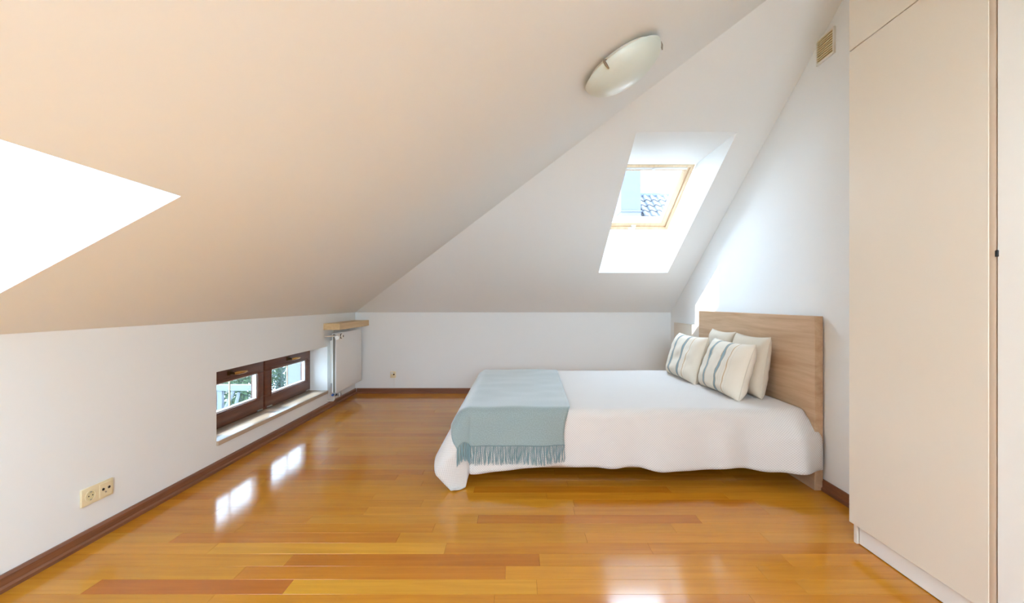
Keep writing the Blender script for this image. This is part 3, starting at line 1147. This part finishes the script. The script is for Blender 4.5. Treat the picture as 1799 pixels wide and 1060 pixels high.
for s_ in (-1, 1):
    MB().box(XL + .0104, XL + .0135, yc - .003, yc + .003, zc + s_ * .017 - .002, zc + s_ * .017 + .002).build('earth_clip', M['steel'], sk)
yc2 = sy1 - .042
MB().box(XL + .010, XL + .0120, yc2 - .031, yc2 + .031, zc - .031, zc + .031, .001).build('aerial_insert', M['cream_plastic'], sk)
for dy in (-.014, .016):
    j_ = MB().cyl((XL + .012, yc2 + dy, zc + .004), (XL + .0140, yc2 + dy, zc + .004), .0066, seg=18).build('jack', M['steel'], sk, smooth=True)
    MB().cyl((XL + .0140, yc2 + dy, zc + .004), (XL + .0146, yc2 + dy, zc + .004), .0056, seg=18).build('jack_hole', M['black'], j_)
MB().cyl((XL + .012, yc2, zc - .012), (XL + .0132, yc2, zc - .012), .004, seg=12).build('screw', M['steel'], sk)

bs = empty('cable_outlet', (-1.478, YB, .18), 'small cream cable outlet box low on the back wall', 'socket')
MB().box(-1.508, -1.446, YB - .030, YB - .0005, .187, .262, .005).build('box_body', M['cream_plastic'], bs, smooth=True)
MB().box(-1.500, -1.474, YB - .036, YB - .0295, .232, .258, .002).build('box_cap', M['white_plastic'], bs)
MB().cyl((-1.464, YB - .030, .229), (-1.464, YB - .040, .229), .009, .008, 14).build('plug', M['dark_brass'], bs, smooth=True)
MB().tube([(-1.464, YB - .012, .189), (-1.463, YB - .010, .16), (-1.466, YB - .008, .12), (-1.465, YB - .010, .09), (-1.465, YB - .016, .0655)], .0035, 8).build('cable', M['white_plastic'], bs, smooth=True)

# small white clip and cord at the sill end
cc = MB().tube([(XL + .006, 4.632, .185), (XL + .006, 4.634, .15), (XL + .008, 4.640, .12), (XL + .010, 4.645, .085), (XL + .016, 4.66, .064)], .0028, 8).build(
    'sill_cord', M['white_plastic'], None, smooth=True, origin=(XL + .006, 4.64, .064))
tag(cc, 'thin white cord running down beside the window sill end', 'cord')

# ------------------------------------------------------------------ outdoors
ground = MB().box(-60, 40, -30, 70, -3.3, -3.0).build('ground', M['bounce_gravel'])
tag(ground, kind='structure')


def bush(name, centre, rad_, n, label, m, group, seed, leaf=0.075, trunk=True):
    root = empty(name, (centre[0], centre[1], -3.0), label, 'shrub', group)
    rg = random.Random(seed)
    mb = MB()
    for i in range(n):
        v = Vector((rg.gauss(0, 1), rg.gauss(0, 1), rg.gauss(0, 1))).normalized() * (rg.random() ** 0.4)
        p = Vector(centre) + Vector((v.x * rad_[0], v.y * rad_[1], v.z * rad_[2]))
        a = Vector((rg.gauss(0, 1), rg.gauss(0, 1), rg.gauss(0, 1))).normalized() * leaf * rg.uniform(.6, 1.2)
        b2 = a.orthogonal().normalized() * leaf * rg.uniform(.25, .45)
        mb.face([p - a, p + b2, p + a, p - b2])
    tag(mb.build('foliage', m, root), kind='stuff')
    if trunk:
        MB().tube([(centre[0], centre[1], -3.0), (centre[0] + .08, centre[1], -1.5), (centre[0], centre[1] + .05, centre[2])], [.14, .11, .05], 8).build('trunk', M['bark'], root, smooth=True)
    return root


bush('garden_shrub', (-8.4, 12.6, -.5), (1.6, 1.8, 1.9), 4200, 'bright green leafy shrub outside the low window, behind the white rail', M['leaf'], 'shrubs outside the low window', 1)
bush('garden_shrub', (-9.5, 15.6, -.6), (1.8, 1.6, 1.9), 4200, 'green shrub seen at the right edge of the low left pane', M['leaf'], 'shrubs outside the low window', 2)
bush('garden_shrub', (-8.4, 15.4, -2.0), (1.7, 3.2, .9), 3000, 'low bluish green hedge below the rail outside the window', M['leaf_grey'], 'shrubs outside the low window', 3, trunk=False)
bush('garden_tree', (-10.0, 19.0, -.4), (1.5, 1.6, 2.4), 4200, 'grey green tree with brown trunk seen through the right pane', M['leaf_grey'], None, 4)
# white pergola rail beyond the left pane
pg = empty('garden_pergola', (-5.6, 9.0, -3.0), 'white timber pergola with posts and beam outside the low window', 'pergola')
MB().box(-6.2, -4.9, 8.95, 9.07, -.66, -.55).build('beam', M['outdoor_white'], pg)
for px_ in (-5.93, -5.12):
    MB().box(px_, px_ + .09, 8.97, 9.05, -3.0, -.66).build('post', M['outdoor_white'], pg)
MB().tube([(-5.84, 9.0, -1.15), (-5.62, 9.0, -.66)], .035, 6).build('brace', M['outdoor_white'], pg)
MB().tube([(-5.70, 9.0, -3.0), (-5.66, 9.0, -1.3), (-5.52, 9.0, -.7)], .03, 6).build('brace', M['outdoor_white'], pg)
MB().box(-6.4, -4.8, 8.95, 9.07, -1.12, -1.06).build('rail', M['outdoor_white'], pg)
# white rendered wall filling the right half of the right pane
nw = empty('garden_wall', (-6.2, 13.0, -3.0), 'white rendered garage wall outside, at the right of the right pane', 'wall')
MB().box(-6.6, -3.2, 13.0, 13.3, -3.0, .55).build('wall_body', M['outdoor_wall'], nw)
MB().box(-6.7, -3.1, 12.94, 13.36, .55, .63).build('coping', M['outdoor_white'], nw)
# neighbour's tiled roof seen through the roof window
nr = empty('tiled_roof', (6.0, 15.0, 2.0), 'pale tiled neighbouring roof seen through the roof window', 'roof')
RD = Vector((0, -math.cos(math.radians(40)), -math.sin(math.radians(40))))   # down the slope, towards us
RN = Vector((0, -math.sin(math.radians(40)), math.cos(math.radians(40))))
ridge = Vector((4.02, 15.6, 4.72))
mb = MB()
w_r, l_r = 4.4, 4.2
q = [ridge, ridge + Vector((w_r, 0, 0)), ridge + Vector((w_r, 0, 0)) + RD * l_r, ridge + RD * l_r]
lo = [p - RN * .12 for p in q]
vq = [mb.bm.verts.new(p) for p in q]
vl = [mb.bm.verts.new(p) for p in lo]
mb.bm.faces.new(vq)
mb.bm.faces.new(vl)
for i in range(4):
    mb.bm.faces.new((vq[i], vl[i], vl[(i + 1) % 4], vq[(i + 1) % 4]))
mb.build('roof_deck', M['roof_board'], nr)
MB().box(ridge.x + .1, ridge.x + w_r - .1, 15.7, 19.5, -3.0, 4.5).box(ridge.x + .2, ridge.x + w_r - .2, 13.2, 15.8, -3.0, 2.0).build('house_wall', M['outdoor_wall'], nr)
# one pantile mesh shared by all tiles
tw, tl_ = .235, .36
bmt = bmesh.new()
top = []
for i in range(7):
    xx = i / 6 * tw * 1.06
    hz_ = .030 * math.sin(i / 6 * 2 * PI * .9 + .3) + .035
    top.append([bmt.verts.new(Vector((xx, 0, 0)) + RD * (j * tl_ * 1.12) + RN * (hz_ + .03 * j)) for j in (0, 1)])
bot = [[bmt.verts.new(v.co - RN * .02) for v in r] for r in top]
for i in range(6):
    bmt.faces.new((top[i][0], top[i + 1][0], top[i + 1][1], top[i][1]))
    bmt.faces.new((bot[i][0], bot[i][1], bot[i + 1][1], bot[i + 1][0]))
    bmt.faces.new((top[i][1], top[i + 1][1], bot[i + 1][1], bot[i][1]))
me_t = bpy.data.meshes.new('roof_tile')
bmt.to_mesh(me_t)
bmt.free()
me_t.materials.append(M['roof_tile'])
for i in range(14):
    for j in range(11):
        o = bpy.data.objects.new('roof_tile', me_t)
        COL.objects.link(o)
        o.parent = nr
        o.location = ridge + Vector((i * tw, 0, 0)) + RD * (j * tl_) + RN * .005 - nr.location
MB().tube([ridge + Vector((0, .05, .03)), ridge + Vector((w_r, .05, .03))], .11, 10).build('ridge_cap', M['ridge'], nr, smooth=True)
# pale blue house wall left of that roof
bb = empty('blue_house', (3.5, 14.2, -3.0), 'pale blue house front seen at the left of the roof window', 'building')
MB().box(3.17, 3.78, 14.0, 16.0, 3.9, 6.6).build('wall_upper', M['blue_wall'], bb)
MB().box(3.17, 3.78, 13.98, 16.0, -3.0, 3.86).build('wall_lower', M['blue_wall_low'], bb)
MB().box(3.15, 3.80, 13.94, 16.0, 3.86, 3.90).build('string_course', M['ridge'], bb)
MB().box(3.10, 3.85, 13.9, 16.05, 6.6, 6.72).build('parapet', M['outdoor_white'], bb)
